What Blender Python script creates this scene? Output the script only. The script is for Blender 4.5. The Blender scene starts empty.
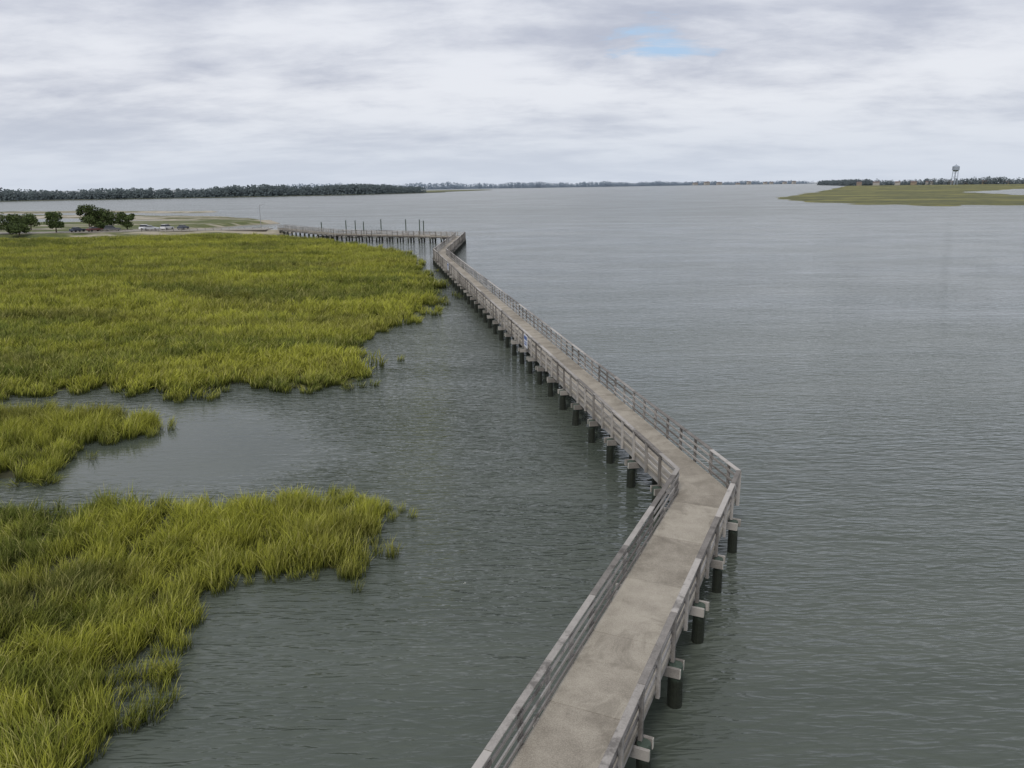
import bpy, math, random
import numpy as np
from mathutils import Matrix, Vector
random.seed(7); rng=np.random.default_rng(7)
scene=bpy.context.scene
scene.view_settings.view_transform='Standard'
try: scene.view_settings.look='None'
except Exception: pass
scene.view_settings.exposure=0

# ------------------------------------------------------------ helpers
def link(ob,parent=None):
    scene.collection.objects.link(ob)
    if parent: ob.parent=parent
    return ob
def empty(name,loc=(0,0,0),rz=0):
    e=bpy.data.objects.new(name,None); e.location=loc; e.rotation_euler=(0,0,rz)
    e.empty_display_size=0.5
    return link(e)
class NT:
    def __init__(s,nt): s.nt=nt; s.nt.nodes.clear()
    def n(s,t,ins=None,**kw):
        nd=s.nt.nodes.new(t)
        for k,v in kw.items(): setattr(nd,k,v)
        if ins:
            for k,v in ins.items():
                if isinstance(v,bpy.types.NodeSocket): s.nt.links.new(v,nd.inputs[k])
                else: nd.inputs[k].default_value=v
        return nd
    def math(s,op,a,b=0.0,c=None,clamp=False):
        ins={0:a,1:b}
        if c is not None: ins[2]=c
        nd=s.n('ShaderNodeMath',ins,operation=op); nd.use_clamp=clamp
        return nd.outputs[0]
    def mix(s,f,a,b):
        nd=s.n('ShaderNodeMix',data_type='RGBA')
        for i,v in ((0,f),(6,a),(7,b)):
            if isinstance(v,bpy.types.NodeSocket): s.nt.links.new(v,nd.inputs[i])
            else: nd.inputs[i].default_value=v if i==0 else (*v,1)
        return nd.outputs[2]
    def ramp(s,f,a,b):
        nd=s.n('ShaderNodeMapRange',{0:f,1:a,2:b}); nd.interpolation_type='SMOOTHSTEP'; return nd.outputs[0]
    def noise(s,vec,scale,detail=4,rough=.55,dist=0.0):
        return s.n('ShaderNodeTexNoise',{'Vector':vec,'Scale':scale,'Detail':detail,'Roughness':rough,'Distortion':dist}).outputs[0]
    def mapping(s,vec,rz=0,scale=(1,1,1),loc=(0,0,0)):
        return s.n('ShaderNodeMapping',{'Vector':vec,'Rotation':(0,0,rz),'Scale':scale,'Location':loc}).outputs[0]
def new_mat(name):
    m=bpy.data.materials.new(name); m.use_nodes=True
    return m,NT(m.node_tree)
def finish(t,base,rough=.8,bump=None,bd=.01,bs=1.0,ior=1.45,metal=0.0,spec=.5):
    ins={'Base Color':base if isinstance(base,bpy.types.NodeSocket) else (*base,1),'Roughness':rough,'IOR':ior,'Metallic':metal,'Specular IOR Level':spec}
    p=t.n('ShaderNodeBsdfPrincipled',ins)
    if bump is not None:
        b=t.n('ShaderNodeBump',{'Height':bump,'Distance':bd,'Strength':bs}); t.nt.links.new(b.outputs[0],p.inputs['Normal'])
    o=t.n('ShaderNodeOutputMaterial',{'Surface':p.outputs[0]})
    return p
def simple_mat(name,col,rough=.7,metal=0.0,var=.25,scale=3):
    m,t=new_mat(name)
    pos=t.n('ShaderNodeNewGeometry').outputs['Position']
    n=t.noise(pos,scale,4)
    c=t.mix(n,tuple(x*(1-var) for x in col),tuple(min(1,x*(1+var)) for x in col))
    finish(t,c,rough,metal=metal); return m

class MB:
    def __init__(s): s.v=[];s.f=[];s.t=[]
    def box8(s,b,t,tint=None):
        k=len(s.v); s.v+=list(b)+list(t)
        s.f+=[(k+3,k+2,k+1,k),(k+4,k+5,k+6,k+7)]+[(k+i,k+(i+1)%4,k+4+(i+1)%4,k+4+i) for i in range(4)]
        if tint is None: tint=random.random()
        s.t+=[tint]*6
    def quadbox(s,p4,z0,z1,tint=None,dz=0):
        s.box8([(p[0],p[1],z0) for p in p4],[(p[0],p[1],z1) for p in p4],tint)
    def obox(s,c,d,lx,ly,z0,z1,tint=None):
        dx,dy=d; nx,ny=-dy,dx
        p=[(c[0]+a*dx*lx/2+b*nx*ly/2,c[1]+a*dy*lx/2+b*ny*ly/2) for a,b in((-1,-1),(1,-1),(1,1),(-1,1))]
        s.quadbox(p,z0,z1,tint)
    def tube(s,p,q,r0,r1,n=10,tint=None,cap=True):
        p=Vector(p);q=Vector(q);d=(q-p).normalized()
        a=d.orthogonal().normalized(); b=d.cross(a); k=len(s.v)
        for c,r in((p,r0),(q,r1)):
            for i in range(n):
                w=2*math.pi*i/n; s.v.append(tuple(c+a*r*math.cos(w)+b*r*math.sin(w)))
        if tint is None: tint=random.random()
        for i in range(n): s.f.append((k+i,k+(i+1)%n,k+n+(i+1)%n,k+n+i)); s.t.append(tint)
        if cap: s.f+=[tuple(k+i for i in range(n))[::-1],tuple(k+n+i for i in range(n))]; s.t+=[tint]*2
    def poly(s,pts,tint=None):
        k=len(s.v); s.v+=list(pts); s.f.append(tuple(range(k,k+len(pts)))); s.t.append(random.random() if tint is None else tint)
    def obj(s,name,mat,parent=None,bevel=0,smooth=False):
        me=bpy.data.meshes.new(name); me.from_pydata(s.v,[],s.f)
        a=me.attributes.new('tint','FLOAT','FACE'); a.data.foreach_set('value',np.array(s.t,dtype=np.float32))
        me.materials.append(mat)
        if smooth: me.polygons.foreach_set('use_smooth',[True]*len(me.polygons))
        me.update(); o=bpy.data.objects.new(name,me); link(o,parent)
        if bevel:
            m=o.modifiers.new('b','BEVEL'); m.width=bevel; m.segments=1; m.limit_method='ANGLE'
        return o

# ------------------------------------------------------------ camera
H=13.8
cd=bpy.data.cameras.new('camera'); cam=bpy.data.objects.new('camera',cd); link(cam)
R=Matrix.Rotation(math.radians(90-14.47),3,'X')@Matrix.Rotation(math.radians(-0.65),3,'Z')
cam.matrix_world=Matrix.Translation((0,0,H))@R.to_4x4()
cd.sensor_fit='HORIZONTAL'; cd.sensor_width=36; cd.lens=36*769/1024
cd.clip_start=.1; cd.clip_end=120000
scene.camera=cam

# ------------------------------------------------------------ world / light
w=bpy.data.worlds.new('World'); scene.world=w; w.use_nodes=True
t=NT(w.node_tree)
SE,SR=48,200
sky=t.n('ShaderNodeTexSky'); sky.sky_type='NISHITA'; sky.sun_disc=False
sky.sun_elevation=math.radians(SE); sky.sun_rotation=math.radians(SR)
sky.air_density=1.2; sky.dust_density=2.0
d=t.n('ShaderNodeTexCoord').outputs['Generated']
sp=t.n('ShaderNodeSeparateXYZ',{0:d})
z=t.math('MAXIMUM',sp.outputs[2],0.0)
den=t.math('ADD',z,.17)
cx=t.math('DIVIDE',sp.outputs[0],den); cy=t.math('DIVIDE',sp.outputs[1],den)
pv=t.n('ShaderNodeCombineXYZ',{0:cx,1:cy,2:0.0}).outputs[0]
n1=t.noise(t.mapping(pv,.15,(1.0,1.5,1),(4.6,2.2,0)),1.0,8,.56,.15)
n2=t.noise(t.mapping(pv,-.1,(.42,.62,1),(7.3,4.2,2)),1.0,4,.5,.2)
n3=t.noise(t.mapping(pv,.3,(3.2,4.6,1),(1.3,9.2,5)),1.0,6,.62,.3)
f=t.math('ADD',t.math('MULTIPLY',n1,.48),t.math('ADD',t.math('MULTIPLY',n2,.36),t.math('MULTIPLY',n3,.16)))
f=t.ramp(f,.39,.58)
cloud=t.mix(f,(4.9,5.2,6.2),(8.2,8.4,9.0))
hz=t.ramp(z,.12,.0)
cloud=t.mix(t.math('MULTIPLY',hz,.8),cloud,(6.5,7.15,8.2))
# thin break in the overcast
hd=Vector(R@Vector((665-512,-(42-384),-769))).normalized()
df=t.n('ShaderNodeVectorMath',{0:d,1:tuple(hd)},operation='SUBTRACT').outputs[0]
df=t.n('ShaderNodeVectorMath',{0:df,1:(1,1,2.4)},operation='MULTIPLY').outputs[0]
ln=t.n('ShaderNodeVectorMath',{0:df},operation='LENGTH').outputs['Value']
hole=t.ramp(t.math('ADD',ln,t.math('MULTIPLY',n3,.26)),.19,.13)
col=t.mix(hole,t.mix(.94,sky.outputs[0],cloud),t.mix(.93,sky.outputs[0],(4.4,6.1,8.3)))
bg=t.n('ShaderNodeBackground',{'Color':col,'Strength':.1})
t.n('ShaderNodeOutputWorld',{'Surface':bg.outputs[0]})
sl=bpy.data.lights.new('sun','SUN'); sl.energy=1.5; sl.angle=math.radians(10); sl.color=(1,.95,.88)
so=bpy.data.objects.new('sun',sl); link(so)
az=math.radians(SR); el=math.radians(SE)
sdir=Vector((math.sin(az)*math.cos(el),math.cos(az)*math.cos(el),math.sin(el)))
so.rotation_euler=sdir.to_track_quat('Z','Y').to_euler()

# ------------------------------------------------------------ materials
def wood_mat(name,a,b,along=None):
    m,t=new_mat(name)
    pos=t.n('ShaderNodeNewGeometry').outputs['Position']
    ti=t.n('ShaderNodeAttribute',attribute_name='tint').outputs['Fac']
    n=t.noise(pos,2.2,5,.6); n2=t.noise(pos,28,3,.6)
    f=t.math('ADD',t.math('MULTIPLY',ti,.7),t.math('ADD',t.math('MULTIPLY',n,.5),t.math('MULTIPLY',n2,.4)))
    f=t.ramp(f,.3,1.2)
    c=t.mix(f,a,b)
    st=t.ramp(t.noise(t.mapping(pos,.3,(1,1,.4)),1.1,6,.7),.54,.68)
    c=t.mix(t.math('MULTIPLY',st,.6),c,tuple(x*.4 for x in a))
    finish(t,c,.85,n2,.006,.8,spec=.25); return m
M_wood=wood_mat('weathered_wood',(.128,.117,.106),(.42,.395,.365))
M_wood_end=wood_mat('sawn_wood',(.30,.285,.25),(.5,.48,.43))
def deck_mat():
    m,t=new_mat('concrete_deck')
    pos=t.n('ShaderNodeNewGeometry').outputs['Position']
    ti=t.n('ShaderNodeAttribute',attribute_name='tint').outputs['Fac']
    g=t.noise(pos,34,3,.8); l=t.noise(pos,1.3,5,.6); s=t.ramp(t.noise(pos,.7,6,.7,.6),.49,.64)
    f=t.math('ADD',t.math('MULTIPLY',ti,.16),t.math('ADD',t.math('MULTIPLY',l,.4),t.math('MULTIPLY',g,.65)))
    c=t.mix(t.ramp(f,.32,.88),(.18,.158,.128),(.46,.42,.35))
    c=t.mix(t.math('MULTIPLY',s,.45),c,(.15,.132,.105))
    finish(t,c,.9,g,.01,1,spec=.3); return m
M_deck=deck_mat()
def pile_mat():
    m,t=new_mat('wet_pile')
    pos=t.n('ShaderNodeNewGeometry').outputs['Position']
    zz=t.n('ShaderNodeSeparateXYZ',{0:pos}).outputs[2]
    n=t.noise(pos,5,5,.7)
    c=t.mix(n,(.007,.008,.006),(.024,.03,.018))
    up=t.ramp(t.math('ADD',zz,t.math('MULTIPLY',n,.5)),1.0,1.4)
    c=t.mix(up,c,(.06,.085,.065))
    finish(t,c,.55,t.noise(pos,14,4,.7),.03,1); return m
M_pile=pile_mat()
M_metal=simple_mat('galvanised_metal',(.35,.36,.37),.45,.4)

# ------------------------------------------------------------ water
def water_mat():
    m,t=new_mat('estuary_water')
    pos=t.n('ShaderNodeNewGeometry').outputs['Position']
    yy=t.n('ShaderNodeSeparateXYZ',{0:pos}).outputs[1]
    big=t.noise(t.mapping(pos,-.35,(.012,.05,1)),1,4,.6,.4)     # wind streaks
    gust=t.noise(t.mapping(pos,-.2,(.05,.11,1),(5,2,0)),1,3,.5)
    def ridge(n):   # sharp-crested wavelets
        return t.math('SUBTRACT',1.0,t.math('ABSOLUTE',t.math('MULTIPLY_ADD',n,4.0,-2.0)))
    r1=t.noise(t.mapping(pos,.35,(.8,2.6,1)),1.0,2,.5,.5)
    r2=ridge(t.noise(t.mapping(pos,.12,(.9,5.0,1),(4,8,0)),1.0,1,.5,.4))
    r3=t.noise(t.mapping(pos,.12,(.14,.40,1)),1.0,2,.5,.3)
    wm=t.ramp(gust,.38,.64)
    # sheltered, calmer water beside the marsh banks
    dv=t.n('ShaderNodeVectorMath',{0:pos,1:(-19.0,40.0,0)},operation='SUBTRACT').outputs[0]
    dv=t.n('ShaderNodeVectorMath',{0:dv,1:(.075,.085,0)},operation='MULTIPLY').outputs[0]
    dl=t.n('ShaderNodeVectorMath',{0:dv},operation='LENGTH').outputs['Value']
    calm=t.ramp(t.math('ADD',dl,t.math('MULTIPLY',gust,.8)),1.5,.7)
    live=t.math('SUBTRACT',1.0,t.math('MULTIPLY',calm,.88))
    h=t.math('ADD',t.math('MULTIPLY',r1,.15),t.math('MULTIPLY',r2,.024))
    h=t.math('ADD',t.math('MULTIPLY',h,t.math('ADD',t.math('MULTIPLY',wm,.6),.65)),t.math('MULTIPLY',r3,.15))
    h=t.math('MULTIPLY',h,live)
    c=t.mix(t.ramp(big,.35,.65),(.066,.079,.064),(.098,.112,.092))
    c=t.mix(t.math('MULTIPLY',t.math('SUBTRACT',r2,.3,clamp=True),.35),c,(.048,.058,.048))
    rg=t.math('ADD',t.math('MULTIPLY',t.ramp(big,.3,.7),.07),t.math('MULTIPLY_ADD',t.ramp(yy,60.0,420.0),.16,.03))
    b=t.n('ShaderNodeBump',{'Height':h,'Distance':1.0,'Strength':1.0})
    p=t.n('ShaderNodeBsdfPrincipled',{'Base Color':c,'Roughness':rg,'IOR':1.333,'Normal':b.outputs[0]})
    t.n('ShaderNodeOutputMaterial',{'Surface':p.outputs[0]})
    return m
M_water=water_mat()
me=bpy.data.meshes.new('water'); S=50000
me.from_pydata([(-S,-S,0),(S,-S,0),(S,S,0),(-S,S,0)],[],[(0,1,2,3)]); me.materials.append(M_water)
link(bpy.data.objects.new('water',me))

# ------------------------------------------------------------ boardwalk
def build_walk(name,P,phase,sp,r,zd=1.7,low=False):
    """P: centre line; r: half width; zd: deck level"""
    root=empty(name)
    P=[Vector(p) for p in P]; n=len(P)
    D=[(P[i+1]-P[i]).normalized() for i in range(n-1)]
    L=[(P[i+1]-P[i]).length for i in range(n-1)]
    N=[Vector((-d.y,d.x)) for d in D]
    tanh=[0]*n
    for i in range(1,n-1):
        a=math.atan2(D[i-1].x*D[i].y-D[i-1].y*D[i].x,D[i-1].dot(D[i])); tanh[i]=math.tan(a/2)
    def pt(i,s,off):
        s=max(s,off*tanh[i]); s=min(s,L[i]-off*tanh[i+1])
        return P[i]+D[i]*s+N[i]*off
    def inr(i,s,off): return off*tanh[i]<=s<=L[i]-off*tanh[i+1]
    deck,boards,caps,posts,beams,ends,piles,str_=[MB() for _ in range(8)]
    for i in range(n-1):
        s0=phase[i]; st=[s0+k*sp for k in range(-1,int(L[i]/sp)+2)]
        st=[s for s in st if .3<s<L[i]-.3]
        edges=[-99]+st+[L[i]+99]
        for a,b in zip(edges[:-1],edges[1:]):
            g=.007; a2=a+g; b2=b-g; jz=random.uniform(-.004,.004)
            q=[pt(i,a2,r),pt(i,a2,-r),pt(i,b2,-r),pt(i,b2,r)]
            deck.box8([(p.x,p.y,zd-.14) for p in q],[(p.x,p.y,zd+jz) for p in q])
            for sd in(1,-1):
                # boards & cap per bay
                for z0,z1 in((.15,.24),(.47,.56),(.79,.88)):
                    j=random.uniform(-.015,.015); o1,o2=sd*(r-.045),sd*(r-.003)
                    q=[pt(i,a2,o1),pt(i,a2,o2),pt(i,b2,o2),pt(i,b2,o1)]
                    if sd>0:q=q[::-1]
                    j2=j+random.uniform(-.012,.012)
                    zz=[j,j,j2,j2] if sd<0 else [j2,j2,j,j]
                    boards.box8([(p.x,p.y,zd+z0+k) for p,k in zip(q,zz)],[(p.x,p.y,zd+z1+k) for p,k in zip(q,zz)])
                o1,o2=sd*(r-.06),sd*(r+.125)
                j=random.uniform(-.006,.006)
                q=[pt(i,a2,o1),pt(i,a2,o2),pt(i,b2,o2),pt(i,b2,o1)]
                if sd>0:q=q[::-1]
                caps.box8([(p.x,p.y,zd+1.063+j) for p in q],[(p.x,p.y,zd+1.105+j) for p in q])
        for o in(r-.12,0,-(r-.12)):
            q=[pt(i,-99,o+.07),pt(i,-99,o-.07),pt(i,999,o-.07),pt(i,999,o+.07)]
            str_.quadbox(q,zd-.42,zd-.145)
        # posts at each bent, and midway
        ps=[]
        for s in st: ps+= [s]
        for a,b in zip(st[:-1],st[1:]): ps.append((a+b)/2)
        if st: ps+= [x for x in (st[0]-sp/2,st[-1]+sp/2) if .2<x<L[i]-.2]
        for s in ps:
            for sd in(1,-1):
                o=sd*(r+.055)
                if inr(i,s,o): c=pt(i,s,o); posts.obox(c,D[i],.12,.10,zd-.38,zd+1.06)
        for s in st:
            c=P[i]+D[i]*s; wd=r+.34
            for k in(-1,1):
                c2=c+D[i]*k*.22
                e=random.uniform(-.05,.05)
                beams.obox(c2,N[i],2*(wd+e),.09,zd-.70,zd-.425)
                for sd in(1,-1):
                    ends.obox(c2+N[i]*sd*(wd+e+.011),N[i],.02,.085,zd-.695,zd-.43)
            for o in ((-(r+.14)),0,(r+.14)):
                c2=c+N[i]*o; rr=random.uniform(.165,.21)
                tx,ty=random.uniform(-.07,.07),random.uniform(-.07,.07)
                piles.tube((c2.x+tx,c2.y+ty,-2.5),(c2.x,c2.y,zd-.44),rr*1.15,rr*.95,14)
                if random.random()<.35: piles.tube((c2.x+tx,c2.y+ty,-1),(c2.x+tx*.5,c2.y+ty*.5,random.uniform(.25,.5)),rr*1.3,rr*1.12,12)
    for i in range(1,n-1):   # corner posts
        for sd in(1,-1):
            o=sd*(r+.055); c=pt(i,-99,o); posts.obox(c,(D[i]+D[i-1]).normalized(),.14,.14,zd-.38,zd+1.06)
    deck.obj('deck',M_deck,root); boards.obj('rail_boards',M_wood,root,.006); caps.obj('rail_cap',M_wood,root,.008)
    posts.obj('posts',M_wood,root,.008); beams.obj('cross_beams',M_wood,root); ends.obj('beam_ends',M_wood_end,root)
    piles.obj('piles',M_pile,root,smooth=False); str_.obj('stringers',M_wood,root)
    return root
C0=(-13.3,-17.6);C1=(7.75,28.7);C2=(-12.9,142.0);C3=(-12.4,194)
L0=math.dist(C0,C1)
build_walk('wooden_boardwalk',[C0,C1,C2,C3,(-46,211),(-72,246)],[(L0-1.1)%3.3,2.2,2,1.5,1.5],3.3,1.1)

# ------------------------------------------------------------ polygon distance
def sdf(px,py,poly):
    px=np.asarray(px,float);py=np.asarray(py,float)
    dmin=np.full(px.shape,1e18);ins=np.zeros(px.shape,bool); m=len(poly)
    for i in range(m):
        ax,ay=poly[i];bx,by=poly[(i+1)%m]
        ex,ey=bx-ax,by-ay; wx,wy=px-ax,py-ay
        tt=np.clip((wx*ex+wy*ey)/(ex*ex+ey*ey),0,1)
        dmin=np.minimum(dmin,(wx-ex*tt)**2+(wy-ey*tt)**2)
        c=((ay>py)!=(by>py))
        with np.errstate(divide='ignore',invalid='ignore'):
            xi=ax+(py-ay)*ex/(ey if ey!=0 else 1e-9)
        ins^=c&(px<xi)
    return np.where(ins,1,-1)*np.sqrt(dmin)
class SN:   # cheap smooth noise (sum of sines), about -1..1
    def __init__(s,scale,n=9,seed=0,ax=1.0):
        g=np.random.default_rng(seed); a=g.uniform(0,2*math.pi,n); k=g.uniform(.5,1.9,n)*2*math.pi/scale
        s.kx=np.cos(a)*k*ax; s.ky=np.sin(a)*k; s.ph=g.uniform(0,6.28,n); s.am=1/g.uniform(.6,1.9,n); s.am/=np.sqrt((s.am**2).sum())
    def __call__(s,x,y):
        o=0
        for i in range(len(s.kx)): o=o+s.am[i]*np.sin(s.kx[i]*x+s.ky[i]*y+s.ph[i])
        return o
def terrain(name,polys,holes,bb,res,h,slope,mat,rough=.05,nscale=3,edge=0,escale=6,fade=-1.0,inset=0):
    x=np.arange(bb[0],bb[1]+res,res);y=np.arange(bb[2],bb[3]+res,res)
    X,Y=np.meshgrid(x,y); sd=np.full(X.shape,-1e9)
    for p in polys: sd=np.maximum(sd,sdf(X,Y,p))
    for p in holes: sd=np.minimum(sd,-sdf(X,Y,p))
    if edge: sd=sd+SN(escale,seed=3)(X,Y)*edge
    sd=sd-inset
    Z=np.clip(sd*slope,fade,h)+rough*SN(nscale,seed=5)(X,Y)*np.clip(sd*slope+.3,0,1)
    ny,nx=X.shape; idx=np.arange(ny*nx).reshape(ny,nx)
    keep=(sd[:-1,:-1]>-3*res)|(sd[1:,1:]>-3*res)
    F=np.stack([idx[:-1,:-1][keep],idx[:-1,1:][keep],idx[1:,1:][keep],idx[1:,:-1][keep]],1)
    me=bpy.data.meshes.new(name); me.from_pydata(np.stack([X.ravel(),Y.ravel(),Z.ravel()],1).tolist(),[],F.tolist())
    me.polygons.foreach_set('use_smooth',[True]*len(me.polygons)); me.materials.append(mat); me.update()
    return link(bpy.data.objects.new(name,me))

MA=[(-34.7,50.2),(-32.4,52.1),(-29.4,53.1),(-25.3,51.8),(-21.4,50.9),(-19.6,53.8),(-14.8,51.9),(-12.1,52.3),(-10.6,54.6),(-11.3,59.7),(-14.4,65.2),(-12.9,74.5),(-10,83),(-8.4,94),(-11,110),(-14.5,124),(-18,145),(-23.3,164),(-45,200),(-64,222),(-88,234),(-130,222),(-150,222),(-230,225),(-230,45),(-60,48)]
MBp=[(-60,47),(-32.4,46.9),(-28.5,46.7),(-25.3,46.6),(-22.1,45.1),(-21,44.5),(-21.5,42.2),(-23.1,40.9),(-23.1,38.7),(-23.1,36.1),(-24.5,34.3),(-60,33)]
MC=[(-60,31.5),(-22.6,31.6),(-19.6,31),(-18.2,31.7),(-14.3,31.0),(-11.5,31.5),(-9.0,32.6),(-7.0,32.5),(-5.6,30.6),(-5.7,28.8),(-4.9,27.2),(-5.6,25.2),(-9.6,25.3),(-10.7,23.9),(-10.5,21.6),(-10.5,19.1),(-9.9,16),(-10.0,8),(-60,8)]
def mud():
    m,t=new_mat('marsh_mud')
    pos=t.n('ShaderNodeNewGeometry').outputs['Position']
    n=t.noise(pos,1.2,5,.6)
    c=t.mix(t.ramp(n,.35,.65),(.028,.026,.014),(.06,.062,.022))
    finish(t,c,.7,n,.05); return m
M_mud=mud()
terrain('marsh_mud_flat',[MA],[],(-230,-6,44,236),1.2,.08,.12,M_mud,.04,edge=.4,escale=7,fade=-.8,inset=1.2)
terrain('marsh_mud_bank',[MBp,MC],[],(-60,-3,7,48.5),.4,.05,.10,M_mud,.03,edge=.25,escale=3,fade=-.8,inset=1.3)

# ------------------------------------------------------------ marsh grass
def grass_mat():
    m,t=new_mat('marsh_grass')
    pos=t.n('ShaderNodeNewGeometry').outputs['Position']
    h=t.n('ShaderNodeAttribute',attribute_name='h').outputs['Fac']
    bt=t.n('ShaderNodeAttribute',attribute_name='bt').outputs['Fac']
    a=t.noise(t.mapping(pos,.1,(.024,.07,0)),1,6,.66,.8)
    b=t.noise(t.mapping(pos,0,(.5,.7,0)),1,3,.6)
    f=t.math('ADD',t.math('MULTIPLY',a,.72),t.math('MULTIPLY',b,.28)); f=t.ramp(f,.41,.56)
    br=t.ramp(t.noise(t.mapping(pos,-.2,(.035,.10,0),(9,3,0)),1,6,.68,.6),.49,.63)
    tip=t.mix(f,(.165,.20,.045),(.45,.46,.072))
    tip=t.mix(t.math('MULTIPLY',br,.55),tip,(.19,.18,.062))
    tip=t.mix(t.math('MULTIPLY',t.ramp(bt,.7,1.0),.7),tip,(.58,.53,.22))
    tip=t.mix(t.math('MULTIPLY',t.ramp(bt,.35,.0),.65),tip,(.075,.105,.03))
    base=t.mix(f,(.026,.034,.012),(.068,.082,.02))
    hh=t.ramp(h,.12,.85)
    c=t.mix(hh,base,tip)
    df=t.n('ShaderNodeBsdfDiffuse',{'Color':c}); tr=t.n('ShaderNodeBsdfTranslucent',{'Color':c})
    mx=t.n('ShaderNodeMixShader',{0:.22,1:df.outputs[0],2:tr.outputs[0]})
    t.n('ShaderNodeOutputMaterial',{'Surface':mx.outputs[0]}); return m
M_grass=grass_mat()
def tuft(name,nb,rad,hmin,hmax,wid,coll,bend=.45):
    V=[];F=[];Hh=[];B=[]
    for k in range(nb):
        a=rng.uniform(0,6.283); rr=rad*math.sqrt(rng.uniform()); x,y=rr*math.cos(a),rr*math.sin(a)
        L=rng.uniform(hmin,hmax); wd=wid*rng.uniform(.6,1.3)
        ba=rng.normal(0,1.3); bx,by=math.cos(ba),math.sin(ba); bm=abs(rng.normal(bend,.25))*L
        sx,sy=rng.normal(0,.14,2)*L
        fa=rng.uniform(0,6.283); ux,uy=math.cos(fa)*wd/2,math.sin(fa)*wd/2; tt=rng.uniform(); k0=len(V)
        for j,(u,wf) in enumerate(((0,.8),(.45,1.0),(.78,.65),(1,0))):
            cx=x+sx*u+bx*bm*u**2.2; cy=y+sy*u+by*bm*u**2.2; cz=L*(u-.28*bend*u**3)
            if wf>0:
                V+= [(cx-ux*wf,cy-uy*wf,cz),(cx+ux*wf,cy+uy*wf,cz)]; Hh+=[u,u]; B+=[tt,tt]
            else: V.append((cx,cy,cz)); Hh.append(u); B.append(tt)
        F+=[(k0,k0+1,k0+3,k0+2),(k0+2,k0+3,k0+5,k0+4),(k0+4,k0+5,k0+6)]
    me=bpy.data.meshes.new(name); me.from_pydata(V,[],F)
    for nm,dt in(('h',Hh),('bt',B)):
        at=me.attributes.new(nm,'FLOAT','POINT'); at.data.foreach_set('value',np.array(dt,dtype=np.float32))
    me.materials.append(M_grass); me.update()
    o=bpy.data.objects.new(name,me); coll.objects.link(o); return o
cn=bpy.data.collections.new('tufts_near'); cf=bpy.data.collections.new('tufts_far')
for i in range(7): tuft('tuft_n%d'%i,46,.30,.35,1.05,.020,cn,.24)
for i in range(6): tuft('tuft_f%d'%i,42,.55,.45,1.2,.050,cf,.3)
leanA=SN(14,seed=21); leanB=SN(9,seed=22); hN=SN(11,seed=23); hM=SN(3.2,seed=29); eN=SN(1.6,seed=24); eB=SN(5,seed=25)
def scatter(name,poly,bb,dens,coll,nv,edge,ymin=0,ymax=1e9,hs=1.0,eb=.6):
    A=(bb[1]-bb[0])*(bb[3]-bb[2]); n=int(A*dens)
    x=rng.uniform(bb[0],bb[1],n); y=rng.uniform(bb[2],bb[3],n)
    k=(x>-.73*y-5)&(y>=ymin)&(y<ymax); x=x[k];y=y[k]
    sd=sdf(x,y,poly)+eB(x,y)*edge*eb+eN(x,y)*edge*.55+.15
    p=np.clip((sd+edge*.9)/(2.2*edge),0,1)**1.6
    thin=np.clip(.80+.55*hM(x,y),.3,1)
    k=rng.uniform(size=len(x))<p*thin; x=x[k];y=y[k];sd=sd[k];p=p[k]; n=len(x)
    th=1.2*leanA(x,y)+.6+rng.normal(0,1.0,n); ti=np.clip(.14+.2*leanB(x,y)+rng.normal(0,.13,n),-.15,.75)
    sc=hs*(1+.15*hN(x,y)+.15*hM(x,y)+rng.normal(0,.15,n))*(.66+.34*p)
    me=bpy.data.meshes.new(name); me.vertices.add(n)
    me.vertices.foreach_set('co',np.stack([x,y,np.full(n,-.02)],1).astype(np.float32).ravel())
    rot=np.stack([np.zeros(n),ti,th],1).astype(np.float32)
    a=me.attributes.new('rot','FLOAT_VECTOR','POINT'); a.data.foreach_set('vector',rot.ravel())
    a=me.attributes.new('scl','FLOAT','POINT'); a.data.foreach_set('value',sc.astype(np.float32))
    a=me.attributes.new('idx','INT','POINT'); a.data.foreach_set('value',rng.integers(0,nv,n).astype(np.int32))
    me.update(); o=bpy.data.objects.new(name,me); link(o)
    ng=bpy.data.node_groups.new(name+'_gn','GeometryNodeTree')
    ng.interface.new_socket('Geometry',in_out='INPUT',socket_type='NodeSocketGeometry')
    ng.interface.new_socket('Geometry',in_out='OUTPUT',socket_type='NodeSocketGeometry')
    N=ng.nodes.new; Lk=ng.links.new
    gi=N('NodeGroupInput');go=N('NodeGroupOutput'); ci=N('GeometryNodeCollectionInfo')
    ci.inputs['Collection'].default_value=coll; ci.inputs['Separate Children'].default_value=True; ci.inputs['Reset Children'].default_value=True
    ip=N('GeometryNodeInstanceOnPoints'); ip.inputs['Pick Instance'].default_value=True
    def na(nm,ty):
        q=N('GeometryNodeInputNamedAttribute'); q.data_type=ty; q.inputs[0].default_value=nm; return q.outputs[0]
    e=N('FunctionNodeEulerToRotation'); Lk(na('rot','FLOAT_VECTOR'),e.inputs[0])
    Lk(gi.outputs[0],ip.inputs['Points']); Lk(ci.outputs[0],ip.inputs['Instance']); Lk(na('idx','INT'),ip.inputs['Instance Index'])
    Lk(e.outputs[0],ip.inputs['Rotation']); Lk(na('scl','FLOAT'),ip.inputs['Scale']); Lk(ip.outputs[0],go.inputs[0])
    m=o.modifiers.new('gn','NODES'); m.node_group=ng
    return o
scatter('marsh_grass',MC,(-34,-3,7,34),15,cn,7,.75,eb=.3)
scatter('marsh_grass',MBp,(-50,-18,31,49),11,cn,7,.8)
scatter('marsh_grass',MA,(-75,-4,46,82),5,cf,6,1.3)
scatter('marsh_grass',MA,(-200,-4,82,240),2.4,cf,6,1.8,hs=1.1)

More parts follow.
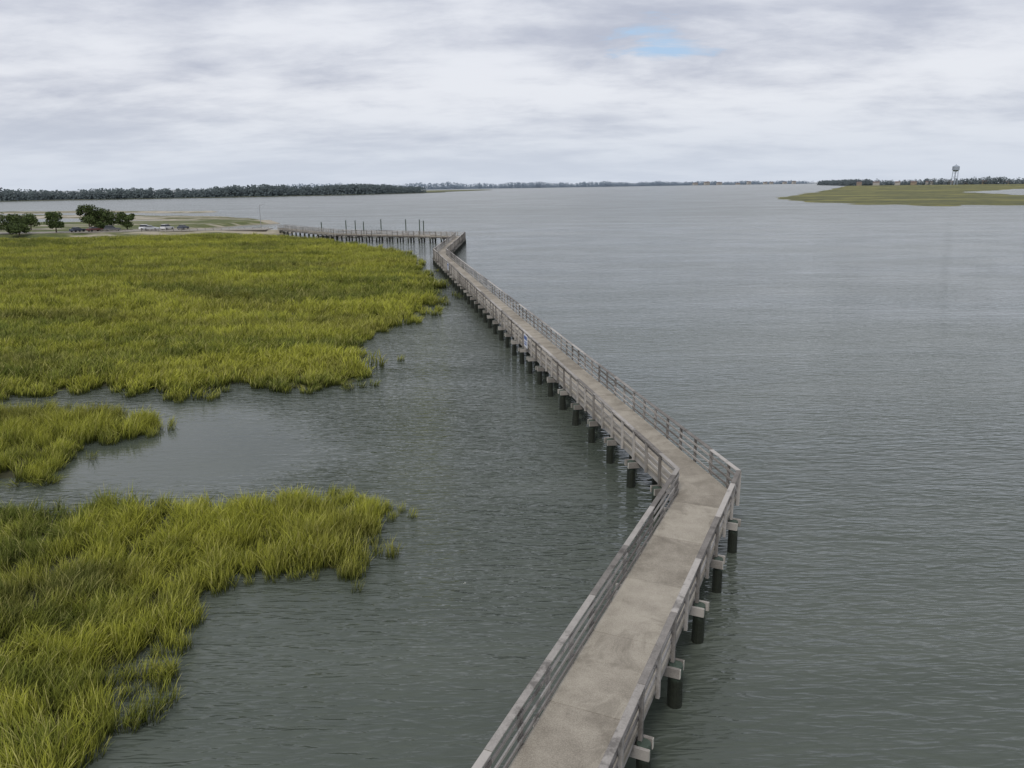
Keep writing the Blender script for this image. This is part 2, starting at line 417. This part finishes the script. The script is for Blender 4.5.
# ------------------------------------------------------------ land on the left
def land_mat(name,sand,g1,g2,lo,hi,sx=.02,sy=.08,bsc=.35):
    m,t=new_mat(name)
    pos=t.n('ShaderNodeNewGeometry').outputs['Position']
    zz=t.n('ShaderNodeSeparateXYZ',{0:pos}).outputs[2]
    a=t.noise(t.mapping(pos,-.2,(sx,sy,0)),1,5,.6,.4); b=t.noise(pos,bsc,6,.7)
    g=t.mix(t.ramp(b,.3,.7),g1,g2)
    c=t.mix(t.ramp(a,lo,hi),g,sand)
    c=t.mix(t.ramp(zz,.35,.05),c,tuple(.7*x for x in sand))
    finish(t,c,.9,b,.3); return m
M_land=land_mat('causeway_ground',(.36,.32,.25),(.055,.075,.02),(.12,.13,.035),.5,.6)
M_spit=land_mat('sand_spit',(.42,.38,.31),(.08,.085,.03),(.15,.14,.06),.46,.58)
land1=[(-420,226),(-150,229),(-120,236),(-90,240),(-72,243),(-68,250),(-86,258),(-110,275),(-104,298),(-92,318),(-110,345),(-180,332),(-250,322),(-420,322)]
terrain('causeway_land',[land1],[],(-420,-60,222,350),2.5,1.25,.3,M_land,.08,20,1.5,25)
terrain('sand_spit',[[(-94,322),(-125,378),(-195,428),(-300,458),(-460,470),(-460,440),(-300,425),(-215,400),(-150,355)],[(-186,468),(-258,492),(-420,505),(-640,520),(-640,560),(-400,545),(-280,525),(-180,490)]],[],(-640,-85,315,565),4,.7,.15,M_spit,.1,30,3,40)
M_road=simple_mat('road_gravel',(.27,.25,.22),.9,0,.2,.6)
rd=MB(); rp=[(-420,236),(-150,241),(-110,247),(-76,247.5)]
for a,b in zip(rp[:-1],rp[1:]):
    a=Vector(a);b=Vector(b);dd=(b-a).normalized();nn=Vector((-dd.y,dd.x))
    q=[a+nn*4,a-nn*4,b-nn*4,b+nn*4]; rd.quadbox([(p.x,p.y) for p in q],1.2,1.42)
rd.obj('gravel_road',M_road)
# low timber rail fence along the car park
fn=MB()
for k in range(22):
    x=-126+k*2.4; y=241.4+(x+126)*.075
    fn.obox((x,y),(1,0),.14,.14,1.1,2.1)
    if k<21: fn.box8([(x,y-.03,1.85),(x+2.4,y+.15,1.85),(x+2.4,y+.21,1.85),(x,y+.03,1.85)],[(x,y-.03,1.99),(x+2.4,y+.15,1.99),(x+2.4,y+.21,1.99),(x,y+.03,1.99)])
fn.obj('timber_fence',M_wood)

# ------------------------------------------------------------ trees
def leaf_mat(name,a,b,sc=.5):
    m,t=new_mat(name)
    pos=t.n('ShaderNodeNewGeometry').outputs['Position']
    ti=t.n('ShaderNodeAttribute',attribute_name='tint').outputs['Fac']
    n=t.noise(pos,sc,4,.6)
    f=t.ramp(t.math('ADD',t.math('MULTIPLY',n,.7),t.math('MULTIPLY',ti,.4)),.3,.8)
    finish(t,t.mix(f,a,b),.75,spec=.2); return m
M_leaf=leaf_mat('tree_leaves',(.03,.045,.016),(.085,.115,.035))
M_bark=simple_mat('bark',(.1,.08,.06),.9)
def tree(x,y,h,w,z0=1.2,n=2600):
    root=empty('oak_tree',(x,y,z0)); tr=MB()
    tr.tube((0,0,-.2),(.1,.1,h*.35),.22,.15,8); lf=MB(); cl=[]
    for k in range(6):
        a=k*1.05+random.random(); q=(math.cos(a)*w*.28,math.sin(a)*w*.28,h*random.uniform(.5,.75))
        tr.tube((.1,.1,h*.3),q,.1,.04,6)
    for k in range(22):
        a=random.uniform(0,6.28); rr=w/2*math.sqrt(random.random())*.8; zz=random.uniform(.28,.9)
        rr*=math.sqrt(max(.1,1-((zz-.5)/.55)**2))
        cl.append((math.cos(a)*rr,math.sin(a)*rr,zz*h,random.uniform(.12,.22)*w))
    for k in range(n):
        c=random.choice(cl); v=Vector((random.gauss(0,1),random.gauss(0,1),random.gauss(0,1))).normalized()*c[3]*random.uniform(.5,1.1)
        p=Vector(c[:3])+Vector((v.x,v.y,v.z*.75)); s=random.uniform(.1,.26)
        a=Vector((random.gauss(0,1),random.gauss(0,1),random.gauss(0,1))).normalized(); b=a.orthogonal().normalized()*s; a=a*s
        lf.poly([tuple(p-a),tuple(p+b),tuple(p+a),tuple(p-b)])
    tr.obj('trunk',M_bark,root); lf.obj('crown',M_leaf,root)
for x,y,h,wd in[(-152,238,5.8,9),(-146,233,3.4,6),(-139,240,6.8,6),(-134,250,8.4,7.5),(-129.5,252,7,7.5),(-124,254,6,6.5),(-137,262,6,7),(-128,246,3,4),(-160,262,5,8)]: tree(x,y,h,wd)

def treeline(name,pts,depth,hmin,hmax,space,mat,nf=70,z0=0,rows=5):
    mb=MB()
    for (x0,y0),(x1,y1) in zip(pts[:-1],pts[1:]):
        L=math.hypot(x1-x0,y1-y0); nx,ny=-(y1-y0)/L,(x1-x0)/L
        for r in range(rows):
            for k in range(int(L/space)):
                u=(k+random.random())/max(1,int(L/space)); o=depth*(r+random.uniform(-.4,.4))/rows
                cx=x0+(x1-x0)*u+nx*o; cy=y0+(y1-y0)*u+ny*o
                h=random.uniform(hmin,hmax)*(1+.12*math.sin(cx*.013)+.1*math.sin(cx*.041+1)); wd=h*random.uniform(.6,.95)
                for j in range(nf):
                    a=random.uniform(0,6.28); zz=random.uniform(0.0,1); rr=wd*.5*math.sqrt(max(0,1-((max(zz,.4)-.4)/.62)**2))*math.sqrt(random.random())+.2
                    px,py,pz=cx+math.cos(a)*rr,cy+math.sin(a)*rr,z0+zz*h
                    s=h*random.uniform(.07,.14)*(1.35-.7*zz); a2=random.uniform(-.7,.7); ex,ey=math.cos(a2)*s,math.sin(a2)*s
                    tz=random.uniform(-.5,.5)*s
                    mb.poly([(px-ex,py-ey,pz-tz),(px+ey*.5,py-ex*.5,pz-s*.7),(px+ex,py+ey,pz+tz),(px-ey*.5,py+ex*.5,pz+s*.8)])
    return mb.obj(name,mat)
M_tl1=leaf_mat('distant_trees_mid_haze',(.06,.078,.088),(.085,.108,.11),.05)  # bluish leaf colour has distance haze painted in
M_tl2=leaf_mat('distant_trees_far_haze',(.13,.17,.22),(.17,.21,.255),.02)  # strongest painted haze: paler and bluer for the farthest trees
M_tl3=leaf_mat('distant_trees_right_haze',(.065,.085,.098),(.10,.12,.125),.03)  # haze tint mixed into the leaf colour of the right bank
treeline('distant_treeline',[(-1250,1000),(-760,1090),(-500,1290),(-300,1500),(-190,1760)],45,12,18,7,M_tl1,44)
M_lowland=land_mat('low_shore',(.2,.2,.15),(.05,.06,.035),(.09,.1,.06),.5,.7,.002,.01)
def slab(name,poly,z,mat):
    mb=MB(); k=[(x,y) for x,y in poly]
    mb.poly([(x,y,z) for x,y in k],.5)
    n=len(k)
    for i in range(n):
        a=k[i];b=k[(i+1)%n]; mb.poly([(a[0],a[1],-1),(b[0],b[1],-1),(b[0],b[1],z),(a[0],a[1],z)],.5)
    return mb.obj(name,mat)
slab('far_shore_left',[(-1400,985),(-760,1070),(-500,1270),(-300,1470),(-180,1740),(-150,1850),(-500,2100),(-1400,1700)],.8,M_lowland)
M_fm=land_mat('far_marsh',(.16,.16,.08),(.1,.11,.045),(.15,.15,.07),.5,.7,.003,.01)
slab('far_marsh_island',[(-230,1680),(-120,2300),(-60,2650),(-100,2900),(-420,2500),(-420,1900)],1.0,M_fm)
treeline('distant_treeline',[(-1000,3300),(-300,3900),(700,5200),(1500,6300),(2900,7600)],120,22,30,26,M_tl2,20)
slab('far_shore',[(-1000,3280),(-300,3870),(700,5160),(1500,6260),(2950,7560),(3000,8000),(-1000,6000)],1.2,M_tl2)  # land shares the haze-painted colour of the far trees
# right bank
isl=[(232,690),(214,560),(217,504),(242,450),(290,444),(500,430),(1500,700),(2600,1700),(2600,2700),(1500,2700),(1130,2650),(700,1700),(420,1080)]
pond=[(545,965),(480,780),(452,700),(500,690),(760,900),(1100,1180),(900,1300),(780,1230),(640,1060)]
M_isl=land_mat('marsh_island_grass',(.19,.18,.05),(.05,.058,.024),(.135,.135,.04),.45,.62,.006,.02,.12)
terrain('marsh_island',[isl],[pond],(200,2600,420,2720),9,.85,.10,M_isl,.18,40,8,60)
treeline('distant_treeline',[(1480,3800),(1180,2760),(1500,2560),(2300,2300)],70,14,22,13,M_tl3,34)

# ------------------------------------------------------------ water tower & houses
M_white=simple_mat('painted_steel',(.3,.34,.40),.5,0,.1)
def water_tower(x,y):
    r=empty('water_tower',(x,y,0)); mb=MB()
    for k in range(6):
        a=k*math.pi/3; mb.tube((8.5*math.cos(a),8.5*math.sin(a),0),(7*math.cos(a),7*math.sin(a),36),.7,.6,6)
        b=a+math.pi/3
        for z0,z1 in((0,12),(12,24),(24,35)):
            ra=8.5-1.5*z0/36; rb=8.5-1.5*z1/36
            mb.tube((ra*math.cos(a),ra*math.sin(a),z0),(rb*math.cos(b),rb*math.sin(b),z1),.22,.22,4)
    mb.tube((0,0,0),(0,0,33),1.1,1.1,10); mb.obj('legs',M_white,r)
    tk=MB(); tk.tube((0,0,32),(0,0,36),3,8.6,20);tk.tube((0,0,36),(0,0,44),8.6,8.6,20,cap=False);tk.tube((0,0,44),(0,0,48),8.6,.8,20);tk.tube((0,0,48),(0,0,49.5),.6,.5,8)
    tk.tube((0,0,35.7),(0,0,36.3),9.8,9.8,20); tk.obj('tank',M_white,r)
    r.scale=(1.15,1.15,1.25)
water_tower(1355,2420)
M_wall=simple_mat('house_wall',(.42,.40,.37),.8); M_roof=simple_mat('roof_shingle',(.15,.11,.10),.8); M_win=simple_mat('window_glass',(.03,.035,.04),.2)
def house(x,y,w,dp,h,rz,k):
    r=empty('shore_house',(x,y,.8),rz); a=MB(); a.obox((0,0),(1,0),w,dp,0,h); a.obj('walls',k,r)
    b=MB(); e=.6; zr=h+dp*.35
    v=[(-w/2-e,-dp/2-e,h+.01),(w/2+e,-dp/2-e,h+.01),(w/2+e,dp/2+e,h+.01),(-w/2-e,dp/2+e,h+.01),(-w/2-e,0,zr),(w/2+e,0,zr)]
    for f in((0,1,5,4),(2,3,4,5),(0,4,3),(1,2,5),(3,2,1,0)): b.poly([v[i] for i in f])
    b.obj('roof',M_roof,r); c=MB()
    for fl in range(int(h//3)):
        for i in range(int(w//3)):
            c.obox((-w/2+1.7+3*i,-dp/2-.03),(1,0),1.2,.05,fl*3+1,fl*3+2.3)
    c.obj('windows',M_win,r)
M_wall2=simple_mat('house_wall_tan',(.3,.24,.18),.8)
for i in range(13):
    u=i/12; x=1190+u*620+random.uniform(-10,10); y=2700-u*210
    house(x,y,random.uniform(14,24),10,random.choice([6.2,6.2,9.2]),-.3,random.choice([M_wall2,M_wall2,M_wall]))
for i in range(9):
    house(1400+i*150+random.uniform(-40,40),6120+i*135,random.uniform(30,60),16,random.choice([9.2,15,21]),.7,M_wall)

# ------------------------------------------------------------ parked cars
M_tire=simple_mat('tyre',(.02,.02,.02),.8)
def car(x,y,rz,col,suv=False,z=1.42):
    r=empty('parked_car',(x,y,z),rz); m,t=new_mat('car_paint'); finish(t,col,.3)
    hl=2.3; tp=1.75 if suv else 1.45
    prof=[(-hl,.35),(-hl,.85),(-hl+.1,1.0)]+([(-hl+.25,1.05)] if suv else [(-hl+.75,1.02)])+[(.75,1.02),(hl-.25,.85),(hl,.65),(hl,.35)]
    b=MB()
    def ext(pr,w0,w1,mb):
        n=len(pr); k=len(mb.v)
        for s,in_ in((-1,0),(1,0)):
            for i,(px,pz) in enumerate(pr):
                ww=w0 if pz<1.03 else w1
                mb.v.append((px,s*ww,pz))
        mb.f+=[tuple(range(k,k+n)),tuple(range(k+n,k+2*n))[::-1]]+[(k+(i+1)%n,k+i,k+n+i,k+n+(i+1)%n) for i in range(n)]; mb.t+=[.5]*(n+2)
    ext(prof,.9,.9,b); g=MB()
    back=-hl+.2 if suv else -1.55
    ext([(back,1.0),(back+.3,tp-.06),(.05,tp-.06),(.85,1.0)],.84,.7,g)
    rf=MB(); ext([(back+.28,tp-.055),(back+.34,tp),(.0,tp),(.08,tp-.055)],.7,.7,rf)
    b.obj('body',m,r,.05); g.obj('windows',M_win,r); rf.obj('roof',m,r)
    wh=MB()
    for wx in(-1.4,1.4):
        for wy in(-.83,.83): wh.tube((wx,wy-.11,.34),(wx,wy+.11,.34),.34,.34,16)
    wh.obj('wheels',M_tire,r)
    return r
for x,y,rz,c,s in[(-133.5,242,1.2,(.06,.07,.10),0),(-129,243.5,1.0,(.12,.05,.045),0),(-124,244.5,.3,(.1,.1,.11),1),(-115,248.5,.2,(.75,.76,.78),1),(-109,249.2,1.35,(.62,.62,.62),1),(-112.5,246.0,.1,(.4,.42,.45),0),(-104,249.5,1.5,(.06,.07,.09),0)]: car(x,y,rz,c,s)

# ------------------------------------------------------------ floating dock behind the pier
fd=empty('floating_dock',(0,9,0)); a=MB(); p=MB(); q=MB()
a.obox((-38,214),(1,.05),34,2.4,.1,.55); a.obox((-31,219),(0,1),9,1.6,.1,.54); a.obox((-46,219),(0,1),9,1.6,.1,.54)
for x,y,h in[(-54,215.5,4.3),(-47,215.5,4.7),(-42,215.6,4.3),(-37,215.7,4.9),(-31,223.8,4.5),(-26,215.9,4.7),(-24.5,212.6,4.5),(-46,224,4.3)]: p.tube((x,y,-2),(x,y,h),.17,.14,10)
a.obj('deck',M_wood,fd); p.obj('mooring_piles',M_pile,fd)
gw=empty('gangway'); g=MB()
A=Vector((-36,207.6,1.75));B=Vector((-33,221.6,.7))
for sx in(-.7,.7):
    for zz in(0,1.1):
        g.tube((A.x+sx,A.y,A.z+zz),(B.x+sx,B.y,B.z+zz),.06,.06,6)
    for k in range(9):
        u=k/8; c=A.lerp(B,u); g.tube((c.x+sx,c.y,c.z),(c.x+sx,c.y,c.z+1.1),.04,.04,5)
g.obj('truss',M_metal,gw)
g=MB(); g.box8([(A.x-.7,A.y,A.z-.08),(A.x+.7,A.y,A.z-.08),(B.x+.7,B.y,B.z-.08),(B.x-.7,B.y,B.z-.08)],[(A.x-.7,A.y,A.z),(A.x+.7,A.y,A.z),(B.x+.7,B.y,B.z),(B.x-.7,B.y,B.z)]); g.obj('walkway',M_wood,gw)
# light pole at the pier entrance
lp=empty('light_pole',(-80,252,1.2)); g=MB(); g.tube((0,0,0),(0,0,7.5),.12,.08,8); g.tube((0,0,7.3),(1.2,0,7.6),.05,.05,6); g.obox((1.4,0),(1,0),.7,.25,7.5,7.65); g.obj('pole',M_metal,lp)

# ------------------------------------------------------------ signs on the boardwalk rail
M_sign=simple_mat('sign_white',(.7,.71,.74),.5,0,.05); M_blue=simple_mat('sign_blue',(.06,.12,.35),.5)
d2=Vector((C2[0]-C1[0],C2[1]-C1[1])).normalized(); n2_=Vector((-d2.y,d2.x))
def sign(s,wd,h):
    c=Vector(C1)+d2*s+n2_*1.30
    r=empty('notice_sign',(c.x,c.y,0)); a=MB(); a.obox((0,0),d2,wd,.03,1.75,1.75+h,.5); a.obj('panel',M_sign,r)
    b=MB(); off=n2_*.02
    b.obox((off.x,off.y),d2,wd*.86,.012,1.75+h*.62,1.75+h*.9,.5); b.obox((off.x,off.y),d2,wd*.7,.012,1.75+h*.2,1.75+h*.3,.5); b.obox((off.x,off.y),d2,wd*.7,.012,1.75+h*.38,1.75+h*.46,.5); b.obj('lettering',M_blue,r)
sign(30,1.2,.95); sign(88,1.6,1.0)
